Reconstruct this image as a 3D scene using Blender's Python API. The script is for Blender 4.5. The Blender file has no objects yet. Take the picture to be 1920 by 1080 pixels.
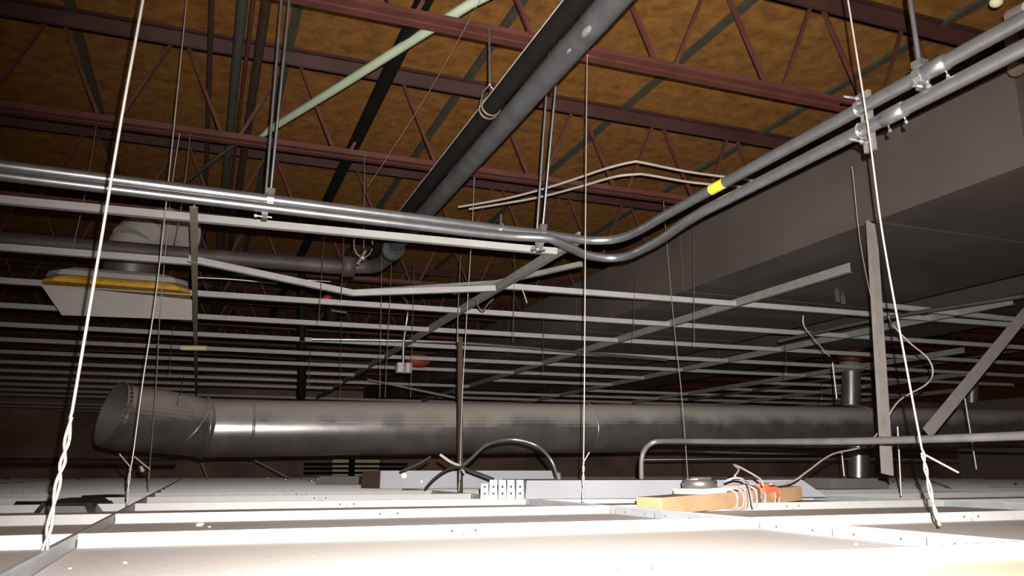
import bpy, math, random
from mathutils import Vector as V, Matrix
random.seed(7)
S = bpy.context.scene
COL = S.collection
PI = math.pi
# ------------------------------------------------------------------ camera
FP, HY, ZC = 1500.0, 882.0, 0.132          # focal length in px of a 1920 frame, horizon row, lens height over the lower grid flanges
PITCH = math.atan((HY - 540) / FP); YAW = math.radians(20.98)
FW = V((math.sin(YAW)*math.cos(PITCH), math.cos(YAW)*math.cos(PITCH), math.sin(PITCH)))
RT = V((math.cos(YAW), -math.sin(YAW), 0)); UP = RT.cross(FW)
EYE = V((0, 0, ZC))
cam = bpy.data.cameras.new('camera'); cam.sensor_width = 36; cam.lens = 36*FP/1920; cam.clip_start = .02; cam.clip_end = 200
co = bpy.data.objects.new('camera', cam); COL.objects.link(co); S.camera = co
m = Matrix((RT, UP, -FW)).transposed().to_4x4(); m.translation = EYE; co.matrix_world = m
# ------------------------------------------------------------------ world, flash lamp, exposure
w = bpy.data.worlds.new('world'); S.world = w; w.use_nodes = True
w.node_tree.nodes['Background'].inputs[0].default_value = (.9, .60, .45, 1)
w.node_tree.nodes['Background'].inputs[1].default_value = .022
la = bpy.data.lights.new('phone_flash', 'AREA'); la.shape = 'DISK'; la.size = .007; la.energy = 57; la.spread = math.radians(98); la.color = (1, .965, .93)
lo = bpy.data.objects.new('phone_flash', la); COL.objects.link(lo)
m2 = m @ Matrix.Rotation(math.radians(-9), 4, 'Y') @ Matrix.Rotation(math.radians(-9), 4, 'X'); m2.translation = EYE + RT*.018 + UP*.042; lo.matrix_world = m2
S.view_settings.view_transform = 'Standard'; S.view_settings.look = 'None'
S.view_settings.gamma = 1; S.view_settings.use_curve_mapping = False; S.view_settings.exposure = 0.0
# ------------------------------------------------------------------ pixel -> plane helpers (H = height over the lens)
def ray(x, y): return FW + RT*((x-960)/FP) - UP*((y-540)/FP)
def az(x, y, H): r = ray(x, y); return EYE + r*(H/r.z)
def ax(x, y, X): r = ray(x, y); return EYE + r*(X/r.x)
def ay(x, y, Y): r = ray(x, y); return EYE + r*(Y/r.y)
def ad(x, y, d): return EYE + ray(x, y)*d
FH = V((math.sin(YAW), math.cos(YAW), 0))
def av(x, y, hd): r = ray(x, y); return EYE + r*(hd/r.dot(FH))
def W(x, y, H): return V((x, y, H+ZC))
# ------------------------------------------------------------------ materials
MAT = {}
def mat(name, col, rough=.6, metal=0, var=.15, scale=8, bump=0, col2=None, emis=None, coat=0):
    if name in MAT: return MAT[name]
    mt = bpy.data.materials.new(name); mt.use_nodes = True; MAT[name] = mt
    nt = mt.node_tree; N = nt.nodes; L = nt.links; b = N['Principled BSDF']
    tc = N.new('ShaderNodeTexCoord'); nz = N.new('ShaderNodeTexNoise'); nz.inputs['Scale'].default_value = scale; nz.inputs['Detail'].default_value = 6
    L.new(tc.outputs['Object'], nz.inputs['Vector'])
    mx = N.new('ShaderNodeMix'); mx.data_type = 'RGBA'
    c2 = col2 or tuple(c*(1-var) for c in col); c1 = col if col2 else tuple(min(1, c*(1+var)) for c in col)
    mx.inputs[6].default_value = (*c1, 1); mx.inputs[7].default_value = (*c2, 1)
    rp = N.new('ShaderNodeValToRGB'); rp.color_ramp.elements[0].position = .35; rp.color_ramp.elements[1].position = .65
    L.new(nz.outputs['Fac'], rp.inputs[0]); L.new(rp.outputs[0], mx.inputs[0]); L.new(mx.outputs[2], b.inputs['Base Color'])
    b.inputs['Roughness'].default_value = rough; b.inputs['Metallic'].default_value = metal
    if coat: b.inputs['Coat Weight'].default_value = coat
    if bump:
        bp = N.new('ShaderNodeBump'); bp.inputs['Strength'].default_value = bump; bp.inputs['Distance'].default_value = .004
        L.new(nz.outputs['Fac'], bp.inputs['Height']); L.new(bp.outputs[0], b.inputs['Normal'])
    if emis: b.inputs['Emission Color'].default_value = (*emis[0], 1); b.inputs['Emission Strength'].default_value = emis[1]
    return mt
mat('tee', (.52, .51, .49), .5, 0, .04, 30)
mat('platew', (.85, .83, .8), .5, 0, .05, 20)
mat('strut', (.21, .19, .175), .6, .1, .1, 20)
mat('redk', (.10, .012, .01), .6, 0, .1, 20)
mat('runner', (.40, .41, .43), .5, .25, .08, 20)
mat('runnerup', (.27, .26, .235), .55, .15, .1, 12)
mat('hole', (.03, .03, .03), .9, 0, .1)
mat('emt', (.41, .42, .445), .33, .86, .1, 25)
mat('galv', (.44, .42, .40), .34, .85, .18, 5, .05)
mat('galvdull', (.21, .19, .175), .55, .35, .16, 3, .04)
mat('rect', (.105, .090, .078), .55, .3, .14, 2.2, .05)
mat('rectb', (.05, .048, .046), .7, .2, .2, 3)
mat('canvas', (.035, .03, .02), .95, 0, .2, 20)
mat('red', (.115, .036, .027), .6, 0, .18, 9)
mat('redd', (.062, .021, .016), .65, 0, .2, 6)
mat('black', (.006, .005, .004), .8, 0, .3, 8); MAT['black'].node_tree.nodes['Principled BSDF'].inputs['Specular IOR Level'].default_value = .2
mat('greypipe', (.052, .051, .056), .7, .1, .25, 14, .1)
mat('main', (.075, .062, .06), .6, .2, .2, 8)
mat('palegreen', (.50, .60, .42), .6, 0, .08, 5)
mat('greygreen', (.075, .078, .065), .7, 0, .2, 10)
mat('seam', (.075, .07, .045), .8, 0, .2, 10)
mat('brown', (.055, .032, .02), .7, 0, .2, 10)
mat('wire', (.50, .47, .42), .45, .5, .1, 30)
mat('wired', (.25, .22, .19), .5, .5, .15, 30)
mat('zinc', (.7, .7, .7), .25, .9, .1, 40)
mat('yellow', (.75, .62, .05), .5, 0, .1, 20)
mat('insul', (.72, .42, .06), .9, 0, .2, 25, .3, (.55, .26, .02))
mat('white', (.50, .48, .45), .55, 0, .06, 8)
mat('pan', (.40, .37, .34), .6, 0, .06, 5)
mat('panb', (.50, .46, .43), .6, 0, .06, 5)
mat('troffer', (.40, .40, .43), .5, .1, .06, 4)
mat('wood', (.50, .32, .18), .75, 0, .2, 9, .1, (.40, .24, .12))
mat('cord', (.40, .33, .31), .7, 0, .2, 20)
mat('cordk', (.05, .045, .04), .6, 0, .2, 20)
mat('orange', (.70, .17, .08), .5, 0, .1, 20)
mat('redp', (.55, .02, .02), .5, 0, .1, 20)
mat('redo', (.30, .05, .02), .6, 0, .1, 20)
mat('green', (.16, .24, .12), .6, 0, .1, 20)
mat('cream', (.9, .85, .5), .7, 0, .1, 3)
mat('gloss', (.03, .028, .026), .15, .2, .3, 8)
mat('crumb', (.75, .70, .62), .9, 0, .1, 40, .3)
mat('walld', (.50, .34, .27), .9, 0, .3, 1)
mat('tan', (.86, .68, .48), .9, 0, .06, 3, .1)
mat('band', (.14, .11, .08), .5, .3, .2, 30)
mat('main2', (.26, .24, .235), .45, .5, .15, 12)
mat('greenish', (.36, .35, .26), .55, .1, .1, 12)
mat('troffer2', (.22, .205, .195), .6, .1, .06, 4)
mat('trayd', (.06, .055, .045), .3, .2, .3, 30)
mat('smear', (.15, .14, .15), .8, 0, .2, 40)
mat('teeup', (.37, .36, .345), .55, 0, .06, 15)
mat('tape', (.5, .46, .4), .8, 0, .1, 9)

def tile_mat():
    mt = bpy.data.materials.new('tile'); mt.use_nodes = True; MAT['tile'] = mt
    nt = mt.node_tree; N = nt.nodes; L = nt.links; b = N['Principled BSDF']; b.inputs['Roughness'].default_value = .9
    g = N.new('ShaderNodeNewGeometry')
    n1 = N.new('ShaderNodeTexNoise'); n1.inputs['Scale'].default_value = 2.2; n1.inputs['Detail'].default_value = 5
    n2 = N.new('ShaderNodeTexNoise'); n2.inputs['Scale'].default_value = 90; n2.inputs['Detail'].default_value = 3
    L.new(g.outputs['Position'], n1.inputs['Vector']); L.new(g.outputs['Position'], n2.inputs['Vector'])
    r1 = N.new('ShaderNodeValToRGB'); r1.color_ramp.elements[0].position = .35; r1.color_ramp.elements[1].position = .68
    r1.color_ramp.elements[0].color = (.80, .75, .73, 1); r1.color_ramp.elements[1].color = (.84, .74, .65, 1)
    L.new(n1.outputs['Fac'], r1.inputs[0])
    r2 = N.new('ShaderNodeValToRGB'); r2.color_ramp.elements[0].position = .66; r2.color_ramp.elements[1].position = .72
    r2.color_ramp.elements[0].color = (0, 0, 0, 1); r2.color_ramp.elements[1].color = (1, 1, 1, 1); L.new(n2.outputs['Fac'], r2.inputs[0])
    mx = N.new('ShaderNodeMix'); mx.data_type = 'RGBA'; L.new(r2.outputs[0], mx.inputs[0]); L.new(r1.outputs[0], mx.inputs[6]); mx.inputs[7].default_value = (.9, .86, .8, 1)
    L.new(mx.outputs[2], b.inputs['Base Color'])
    bp = N.new('ShaderNodeBump'); bp.inputs['Strength'].default_value = .25; bp.inputs['Distance'].default_value = .002; L.new(n2.outputs['Fac'], bp.inputs['Height']); L.new(bp.outputs[0], b.inputs['Normal'])
tile_mat()
def dusty(name, metal, dust, rough=.34):
    mt = mat(name, metal, rough, .8, .2, 6, .05); nt = mt.node_tree; N = nt.nodes; L = nt.links; b = N['Principled BSDF']
    g = N.new('ShaderNodeNewGeometry'); sx = N.new('ShaderNodeSeparateXYZ'); L.new(g.outputs['True Normal'], sx.inputs[0])
    nz = N.new('ShaderNodeTexNoise'); nz.inputs['Scale'].default_value = 4; nz.inputs['Detail'].default_value = 5; L.new(g.outputs['Position'], nz.inputs['Vector'])
    ma = N.new('ShaderNodeMath'); ma.operation = 'MULTIPLY_ADD'; L.new(nz.outputs['Fac'], ma.inputs[0]); ma.inputs[1].default_value = .7; L.new(sx.outputs[2], ma.inputs[2])
    mr = N.new('ShaderNodeMapRange'); mr.inputs[1].default_value = .42; mr.inputs[2].default_value = .95; L.new(ma.outputs[0], mr.inputs[0])
    old = b.inputs['Base Color'].links[0].from_socket; mx = N.new('ShaderNodeMix'); mx.data_type = 'RGBA'
    L.new(mr.outputs[0], mx.inputs[0]); L.new(old, mx.inputs[6]); mx.inputs[7].default_value = (*dust, 1); L.new(mx.outputs[2], b.inputs['Base Color'])
    for nm, a, c in (('Metallic', .8, 0), ('Roughness', rough, .85)):
        r = N.new('ShaderNodeMapRange'); r.inputs[3].default_value = a; r.inputs[4].default_value = c; L.new(mr.outputs[0], r.inputs[0]); L.new(r.outputs[0], b.inputs[nm])
dusty('duct', (.42, .40, .39), (.52, .46, .40), .30)
def deck_mat():
    mt = bpy.data.materials.new('deck'); mt.use_nodes = True; MAT['deck'] = mt
    nt = mt.node_tree; N = nt.nodes; L = nt.links; b = N['Principled BSDF']; b.inputs['Roughness'].default_value = .85
    g = N.new('ShaderNodeNewGeometry')
    n1 = N.new('ShaderNodeTexNoise'); n1.inputs['Scale'].default_value = 13; n1.inputs['Detail'].default_value = 8; n1.inputs['Roughness'].default_value = .65
    n2 = N.new('ShaderNodeTexNoise'); n2.inputs['Scale'].default_value = 1.3
    L.new(g.outputs['Position'], n1.inputs['Vector']); L.new(g.outputs['Position'], n2.inputs['Vector'])
    r1 = N.new('ShaderNodeValToRGB'); e = r1.color_ramp.elements; e[0].position = .3; e[1].position = .72
    e[0].color = (.18, .070, .012, 1); e[1].color = (.47, .21, .040, 1); L.new(n1.outputs['Fac'], r1.inputs[0])
    L.new(r1.outputs[0], b.inputs['Base Color'])
deck_mat()
# ------------------------------------------------------------------ mesh collecting
class MB:
    def __init__(s): s.v = []; s.f = []; s.mi = []; s.mats = []; s.cur = 0; s.sm = []
    def use(s, name):
        if name not in s.mats: s.mats.append(name)
        s.cur = s.mats.index(name); return s
    def add(s, vs, fs, smooth=False):
        o = len(s.v); s.v += [V(a) for a in vs]; s.f += [tuple(i+o for i in f) for f in fs]
        s.mi += [s.cur]*len(fs); s.sm += [smooth]*len(fs); return s
    def box(s, a, b):                       # axis aligned, corners a, b
        x0, y0, z0 = a; x1, y1, z1 = b
        return s.add([(x0,y0,z0),(x1,y0,z0),(x1,y1,z0),(x0,y1,z0),(x0,y0,z1),(x1,y0,z1),(x1,y1,z1),(x0,y1,z1)],
                     [(0,3,2,1),(4,5,6,7),(0,1,5,4),(1,2,6,5),(2,3,7,6),(3,0,4,7)])
    def prof(s, P, Q, pts, up=V((0,0,1))):  # extrude a profile (side, up) from P to Q
        P = V(P); Q = V(Q); d = (Q-P).normalized(); sd = d.cross(up).normalized(); u = sd.cross(d)
        n = len(pts); vs = [P+sd*a+u*b for a, b in pts] + [Q+sd*a+u*b for a, b in pts]
        fs = [(i, (i+1) % n, (i+1) % n+n, i+n) for i in range(n)] + [tuple(range(n))[::-1], tuple(range(n, 2*n))]
        return s.add(vs, fs)
    def bar(s, P, Q, a, b, up=V((0,0,1))):  # rectangular bar a wide, b high, centred
        return s.prof(P, Q, [(-a/2,-b/2),(a/2,-b/2),(a/2,b/2),(-a/2,b/2)], up)
    def tube(s, pts, r, n=10, caps=True, closed=False):
        pts = [V(p) for p in pts]; k = len(pts); rr = r if isinstance(r, (list, tuple)) else [r]*k
        T = []
        for i in range(k):
            a = pts[(i-1) % k] if closed else pts[max(i-1, 0)]; b = pts[(i+1) % k] if closed else pts[min(i+1, k-1)]
            T.append((b-a).normalized())
        ref = V((0,0,1)) if abs(T[0].z) < .9 else V((1,0,0)); u = T[0].cross(ref).normalized(); vs = []
        for i in range(k):
            u = (u - T[i]*u.dot(T[i])); u = u.normalized() if u.length > 1e-6 else T[i].orthogonal().normalized(); q = T[i].cross(u)
            vs += [pts[i] + (u*math.cos(2*PI*j/n)+q*math.sin(2*PI*j/n))*rr[i] for j in range(n)]
        fs = []
        for i in range(k if closed else k-1):
            i2 = (i+1) % k
            fs += [(i*n+j, i*n+(j+1) % n, i2*n+(j+1) % n, i2*n+j) for j in range(n)]
        s.add(vs, fs, True)
        if caps and not closed: s.add(vs[:n], [tuple(range(n))[::-1]]); s.add(vs[-n:], [tuple(range(n))])
        return s
    def disc(s, c, nrm, r, n=8):
        c = V(c); nrm = V(nrm).normalized(); u = nrm.orthogonal().normalized(); q = nrm.cross(u)
        return s.add([c+(u*math.cos(2*PI*j/n)+q*math.sin(2*PI*j/n))*r for j in range(n)], [tuple(range(n))])
    def ball(s, c, r, n=8, sq=(1,1,1), jit=0):
        c = V(c); vs = [c+V((0,0,r*sq[2]))]; m_ = n//2+1
        for i in range(1, m_):
            t = PI*i/m_
            for j in range(n):
                k = 1+random.uniform(-jit, jit); p = 2*PI*j/n
                vs.append(c+V((r*math.sin(t)*math.cos(p)*sq[0], r*math.sin(t)*math.sin(p)*sq[1], r*math.cos(t)*sq[2]))*k if not jit else
                          c+V((r*math.sin(t)*math.cos(p)*sq[0], r*math.sin(t)*math.sin(p)*sq[1], r*math.cos(t)*sq[2]))*k)
        vs.append(c-V((0,0,r*sq[2]))); fs = [(0, 1+j, 1+(j+1) % n) for j in range(n)]
        for i in range(m_-2): fs += [(1+i*n+j, 1+(i+1)*n+j, 1+(i+1)*n+(j+1) % n, 1+i*n+(j+1) % n) for j in range(n)]
        l = len(vs)-1; o = 1+(m_-2)*n; fs += [(o+j, l, o+(j+1) % n) for j in range(n)]
        return s.add(vs, fs, jit == 0)
    def build(s, name, parent=None, label=None, cat=None, group=None, kind=None, origin=None):
        lo_ = V([min(v[i] for v in s.v) for i in range(3)]); hi = V([max(v[i] for v in s.v) for i in range(3)])
        o = V(origin) if origin is not None else V(((lo_.x+hi.x)/2, (lo_.y+hi.y)/2, lo_.z))
        me = bpy.data.meshes.new(name); me.from_pydata([tuple(v-o) for v in s.v], [], s.f)
        for n_ in s.mats: me.materials.append(MAT[n_])
        me.polygons.foreach_set('material_index', s.mi); me.polygons.foreach_set('use_smooth', s.sm); me.update()
        ob = bpy.data.objects.new(name, me); COL.objects.link(ob)
        if parent: ob.parent = parent; ob.location = o - wloc(parent)
        else: ob.location = o
        tag(ob, label, cat, group, kind); return ob
def wloc(o):
    l = V(o.location)
    while o.parent: o = o.parent; l += V(o.location)
    return l
def tag(o, label=None, cat=None, group=None, kind=None):
    if label: o['label'] = label
    if cat: o['category'] = cat
    if group: o['group'] = group
    if kind: o['kind'] = kind
    return o
def empty(name, loc, label, cat, group=None):
    o = bpy.data.objects.new(name, None); o.empty_display_size = .1; COL.objects.link(o); o.location = loc
    return tag(o, label, cat, group)
def M(*names):
    b = MB(); b.use(names[0] if names else 'white'); return b
def copy_tree(o, parent=None):
    c = o.copy(); COL.objects.link(c); c.parent = parent
    for ch in list(o.children): copy_tree(ch, c)
    return c
def smooth(pts, n=6):                       # Catmull-Rom
    pts = [V(p) for p in pts]; out = []
    for i in range(len(pts)-1):
        p0 = pts[max(i-1, 0)]; p1 = pts[i]; p2 = pts[i+1]; p3 = pts[min(i+2, len(pts)-1)]
        for k in range(n):
            t = k/n; out.append(.5*((2*p1)+(p2-p0)*t+(2*p0-5*p1+4*p2-p3)*t*t+(3*p1-p0-3*p2+p3)*t**3))
    out.append(pts[-1]); return out
NUM = ['first','second','third','fourth','fifth','sixth','seventh','eighth','ninth','tenth','eleventh','twelfth','thirteenth','fourteenth','fifteenth','sixteenth','seventeenth','eighteenth','nineteenth','twentieth']
def nth(i): return NUM[i]
def seen(P, mg=60):
    d = V(P)-EYE; z = d.dot(FW)
    if z < .05: return False
    x = 960+FP*d.dot(RT)/z; y = 540-FP*d.dot(UP)/z
    return -mg < x < 1920+mg and -mg < y < 1080+mg
def bseen(a, b, mg=20, k=12):
    return any(seen(V(a).lerp(V(b), i/k), mg) for i in range(k+1))
# ------------------------------------------------------------------ setting: roof deck, far walls
ZD = 1.865+ZC
b = M('deck'); b.box((-9, -1.5, ZD), (20, 17, ZD+.03)); b.build('ceiling', kind='structure')
b = M('walld'); b.box((-9.1, 17, -.05), (20, 17.1, ZD)); b.build('wall_back', kind='structure')
# dark strips along the deck seams
for i, X in enumerate((-.636, .235, 1.078, 1.944, 2.822, 3.70, 4.6, 5.5)):
    b = M('seam'); b.box((X-.018, -.5, ZD-.018), (X+.018, 16, ZD)); b.build('trim_%d' % (i+1), kind='structure')
# ------------------------------------------------------------------ roof joists
JY = [2.26+1.22*i for i in range(-1, 11)]
HB, HT = 1.40, 1.80
for ji, Y in enumerate(JY):
    x0 = -.25*Y-1.6; x1 = 1.36*Y+2.6
    if ji == 0: x0, x1 = -1.2, 4.2
    x0 = max(x0, -6); x1 = min(x1, 13)
    lab = 'red primed open-web roof joist, %s in depth from the camera' % nth(ji-1) if ji else 'red primed open-web roof joist overhead, just above the top edge of view'
    root = empty('roof_joist', W((x0+x1)/2, Y, HB), lab, 'roof joist', 'red open-web joists under the deck')
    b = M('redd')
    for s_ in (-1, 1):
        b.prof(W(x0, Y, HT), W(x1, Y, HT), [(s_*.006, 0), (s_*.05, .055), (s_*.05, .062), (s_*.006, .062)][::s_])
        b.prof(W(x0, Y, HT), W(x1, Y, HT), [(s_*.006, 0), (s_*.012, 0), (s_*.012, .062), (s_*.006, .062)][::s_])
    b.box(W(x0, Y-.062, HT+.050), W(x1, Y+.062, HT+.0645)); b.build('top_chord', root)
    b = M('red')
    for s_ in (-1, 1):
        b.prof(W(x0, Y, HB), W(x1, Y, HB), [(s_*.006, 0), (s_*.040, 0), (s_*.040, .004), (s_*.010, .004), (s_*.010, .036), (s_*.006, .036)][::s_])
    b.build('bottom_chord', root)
    pt = .48; k0 = math.ceil((x0-.98)/pt); k1 = math.floor((x1-.98)/pt)
    for k in range(k0, k1):
        c = .98+k*pt
        for (a, t) in ((-.035, -.215), (.035, .215)):
            P, Q = W(c+a, Y, HB+.02), W(c+t, Y, HT+.03)
            if ji and not bseen(P, Q, 80): continue
            M('red').bar(P, Q, .013, .014, V((0,1,0))).build('web_member', root)
# ------------------------------------------------------------------ lower grid and tiles
LX, LYY, PX, PY = -.165, .81, 1.235, .612       # runner line, first cross tee, spacings
bays = range(-3, 7); rows = range(-1, 18)
def teeprof(h=.038, fw=.012, w=.0015, bulb=.0035, bh=.008):
    return [(-fw,0),(fw,0),(fw,.0012),(w,.0012),(w,h-bh),(bulb,h-bh),(bulb,h),(-bulb,h),(-bulb,h-bh),(-w,h-bh),(-w,.0012),(-fw,.0012)]
# main runners
runn = 'main runners of the lower ceiling grid'
rl = {0: 'at the left, taking the thick bright twisted wire', 1: 'at the right, edge running to the lower right corner'}
for i in range(-2, 7):
    X = LX+PX*i; y0 = max(.12, (X-1.2)/1.5) if X > 0 else max(.12, -X*3.6-.3); y1 = 11.3
    if i > 1: y0 = max(y0, X/1.5-.2)
    side = rl.get(i) or ('%s runner left of the bright twisted wire' % nth(-i-1) if i < 0 else '%s runner beyond the right corner runner' % nth(i-2))
    b = M('runner'); b.prof((X, y0, 0), (X, y1, 0), teeprof()); b.use('hole')
    if i in (0, 1):
        y = y0
        while y < 6:
            for dy in (0, .1016):
                b.disc((X-.0019, y+dy, .024), (-1,0,0), .0022)
            b.add([(X-.0019, y+.05, .017), (X-.0019, y+.052, .017), (X-.0019, y+.052, .030), (X-.0019, y+.05, .030)], [(0,1,2,3)])
            y += .2032
    b.use('tee').box((X-.0036, y0, .0365), (X+.0036, y1, .0382))
    b.build('main_runner', label='grey steel lower grid runner, '+side, cat='grid runner', group=runn)
def bayname(i):
    return 'central bay' if i == 0 else ('%s bay left of centre' % nth(-i-1) if i < 0 else '%s bay right of centre' % nth(i-1))
# one cross tee and one tile, then copies
b = M('tee'); x0 = .004; x1 = PX-.004
b.prof((x0, 0, 0), (x1, 0, 0), teeprof()); b.use('hole'); c = PX/2
for s_ in (-1, 1): b.disc((c+s_*.022, -.0017, .027), (0,-1,0), .0026)
b.add([(c-.0007, -.0017, .012), (c+.0007, -.0017, .012), (c+.0007, -.0017, .024), (c-.0007, -.0017, .024)], [(0,1,2,3)])
tee0 = b.build('cross_tee', origin=(0, 0, 0)); first = [True, True]
b = M('tile'); b.box((.003, .003, .0013), (PX-.003, PY-.003, .0172)); tile0 = b.build('ceiling_tile', origin=(0, 0, 0))
for i in bays:
    for k in rows:
        X = LX+PX*i; Y = LYY+PY*k
        if k >= 0 and bseen((X, Y, .03), (X+PX, Y, .03)):
            o = tee0 if first[0] else tee0.copy()
            if not first[0]: COL.objects.link(o)
            first[0] = False; o.location = (X, Y, .0003)
            tag(o, 'lower grid cross tee, %s row from camera, %s' % (nth(k), bayname(i)), 'cross tee', 'cross tees of the lower ceiling grid')
        if any(bseen((X+a, Y+t*PY, .017), (X+PX-a, Y+t*PY, .017)) for a in (0,) for t in (0, .5, 1)):
            o = tile0 if first[1] else tile0.copy()
            if not first[1]: COL.objects.link(o)
            first[1] = False; o.location = (X, Y, 0)
            if k == -1:
                o.data = tile0.data.copy(); o.data.materials[0] = MAT['tan']
            tag(o, 'dusty lower ceiling tile, %s row from camera, %s' % (nth(k+1), bayname(i)), 'ceiling tile', 'tiles lying in the lower ceiling grid')
# ------------------------------------------------------------------ upper grid (old ceiling, no tiles)
HG = .79; UX = [-3.2, -1.85, -.075, 1.205, 2.43, 3.66, 4.88, 6.1, 7.3]
un = 'main runners of the upper ceiling grid'
ulab = ['far left', 'left of the boxed diffuser', 'greenish one seen end on beside the diffuser', 'passing behind the conduit bend', 'loose end under the big rectangular duct', 'first beyond the big rectangular duct', 'second beyond the big rectangular duct','third beyond the big rectangular duct','fourth beyond the big rectangular duct']
uy0 = [3.9, 3.9, 2.54, 2.47, 2.47, 2.7, 4.0, 5, 6]
for i, X in enumerate(UX):
    if i < 2: continue
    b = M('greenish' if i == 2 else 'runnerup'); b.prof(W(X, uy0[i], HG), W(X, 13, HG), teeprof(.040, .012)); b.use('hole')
    y = uy0[i]+.02
    while y < 6 and i in (3, 4):
        b.disc(W(X-.002, y, HG+.024), (-1,0,0), .003); y += .15
    b.build('upper_main_runner', label='hanging upper grid runner, '+ulab[i], cat='grid runner', group=un)
def urow(k, X): return 2.73+.612*k-.035*(X+.9)
up = teeprof(.027, .012)
gu = 'cross tees of the upper ceiling grid'
def uname(i, k): return 'upper grid cross tee, %s row, %s' % (nth(k), ['far left bay','bay with the boxed diffuser','bay left of the conduit bend','bay right of the conduit bend','bay under the big duct','first bay past the duct','second bay past the duct','third bay past the duct'][i])
for i in range(len(UX)-1):
    for k in range(0, 17):
        if i == 3 and k == 0 or (i == 4 and k < 1) or (i == 2 and k == 1): continue
        x0, x1 = UX[i]+.004, UX[i+1]-.004
        P, Q = W(x0, urow(k, x0), HG+.001), W(x1, urow(k, x1), HG+.001)
        if not bseen(P, Q): continue
        if random.random() < .12 and k > 5: continue
        j = random.uniform(-.012, .012) if k > 3 else 0
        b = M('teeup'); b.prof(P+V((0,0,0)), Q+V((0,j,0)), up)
        b.build('upper_cross_tee', label='white '+uname(i, k), cat='cross tee', group=gu)
# bent tee sagging between the end-on runner and the conduit-bend runner
a_, m_, e_ = az(352, 491, HG), az(662, 555, HG-.06), az(930, 546, HG)
b = M('teeup'); b.prof(a_, m_, up); b.build('upper_cross_tee', label='bent yellowed tee sloping down from the end-on runner, snapped at middle', cat='cross tee')
b = M('teeup'); b.prof(m_, e_, up); b.build('upper_cross_tee', label='snapped half tee rising to runner behind the conduit bend', cat='cross tee')
b = M('teeup'); b.prof(az(1650, 577, HG), az(1935, 607, HG), up); b.build('upper_cross_tee', label='pale cross tee behind the hanging strut, crossing to right frame edge', cat='cross tee')
# thin grey angle lying over the runner near the bend
b = M('runnerup'); b.bar(az(850, 548, .86), az(1090, 495, .86), .02, .02); b.build('angle_strip', label='thin grey angle strip crossing behind the conduit-bend runner', cat='metal strip')
b = M('runnerup'); b.bar(az(640, 548, .9), az(945, 528, .9), .015, .015); b.build('angle_strip', label='thin grey strip just above the snapped tee', cat='metal strip')
# ------------------------------------------------------------------ rectangular duct
DX0, DX1, DB, DT = 2.19, 3.43, .87, 1.18
root = empty('rectangular_duct', W((DX0+DX1)/2, 5, DB), 'big grey rectangular sheet metal duct running away behind the conduits', 'duct')
ys = [1.51, 2.10, 3.33, 4.56, 5.8, 7.0, 8.2, 9.4, 10.6, 11.8]
for i in range(len(ys)-1):
    b = M('rect'); b.box(W(DX0, ys[i]+.0003, DB), W(DX1, ys[i+1]-.0003, DT)); b.build('duct_section', root)
for y in ys[1:-1]:
    b = M('rect')
    b.box(W(DX0-.003, y-.006, DB-.003), W(DX0-.0002, y+.006, DT)); b.box(W(DX0-.003, y-.006, DB-.003), W(DX1+.003, y+.006, DB-.0002)); b.build('seam_cleat', root)
b = M('canvas'); b.box(W(DX0+.03, .3, DB+.03), W(DX1-.03, 1.509, DT-.03)); b.build('flexible_connector', root, label='dark canvas connector')
root = empty('rectangular_duct', W(4.5, 5, .9), 'smaller dark duct running parallel right of the big duct', 'duct')
for i in range(1, 8):
    b = M('rect'); b.box(W(4.15, ys[i]+.001, .95), W(4.9, ys[i+1]-.001, 1.25)); b.build('duct_section', root)
for y in ys[2:8]:
    b = M('rect'); b.box(W(4.144, y-.008, .944), W(4.1498, y+.008, 1.25)); b.build('seam_cleat', root)
# small bright plates hanging off the duct's underside
for (x, y, l) in ((1570, 555, .06), (1581, 562, .045)):
    P = az(x, y, DB-.04); b = M('zinc'); b.box(P+V((-.012,-.002,-l/2)), P+V((.012,.002,l/2)))
    b.tube([P+V((0,0,l/2)), V((P.x, P.y, DB+ZC))], .001, 6)
    b.build('metal_tab', label='%s bright metal tab dangling below the big duct' % ('longer left' if l > .05 else 'shorter right'), cat='bracket')
# ------------------------------------------------------------------ conduits
R1 = .0148; HC = .78
def arc(c, r, a0, a1, n=14): return [V((c[0]+r*math.cos(a0+(a1-a0)*i/n), c[1]+r*math.sin(a0+(a1-a0)*i/n), c[2])) for i in range(n+1)]
z_ = HC+ZC; r_ = .24
inner = [V((-2.2, 2.245, z_)), V((-.55, 2.322, z_))] + smooth([V((.75, 2.380, z_))]+[az(x, y, HC) for x, y in [(960,432),(1013,438),(1060,445),(1110,451),(1160,447),(1200,431),(1245,405)]]+[V((1.305, 1.90, z_)), V((1.305, 1.84, z_))], 5) + [ V((1.305, -.6, z_))]
ic = M('emt').tube(inner, R1, 16).build('conduit', label='steel conduit with yellow sticker, upper one along the right, sweeping past the bend', cat='conduit', group='pair of long steel conduits')
HL = .729
outer = [W(-2.2, 2.238, .750), W(-.55, 2.315, .750)] + smooth([W(.75, 2.366, .751)]+[az(x, y, h) for x, y, h in [(960,443,.752),(1020,446,.752),(1040,451,.748),(1070,465,.74),(1100,478,.732),(1140,484,.729),(1175,480,.729),(1205,467,.729),(1240,448,.729)]]+[V((1.315, 1.98, ZC+HL)), V((1.305, 1.86, ZC+HL)), V((1.305, 1.8, ZC+HL))], 5) + [W(1.305, -.6, HL)]
oc = M('emt').tube(outer, R1, 16).build('conduit', label='steel conduit, lower one along the right, dipping lower at the bend', cat='conduit', group='pair of long steel conduits')
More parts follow.
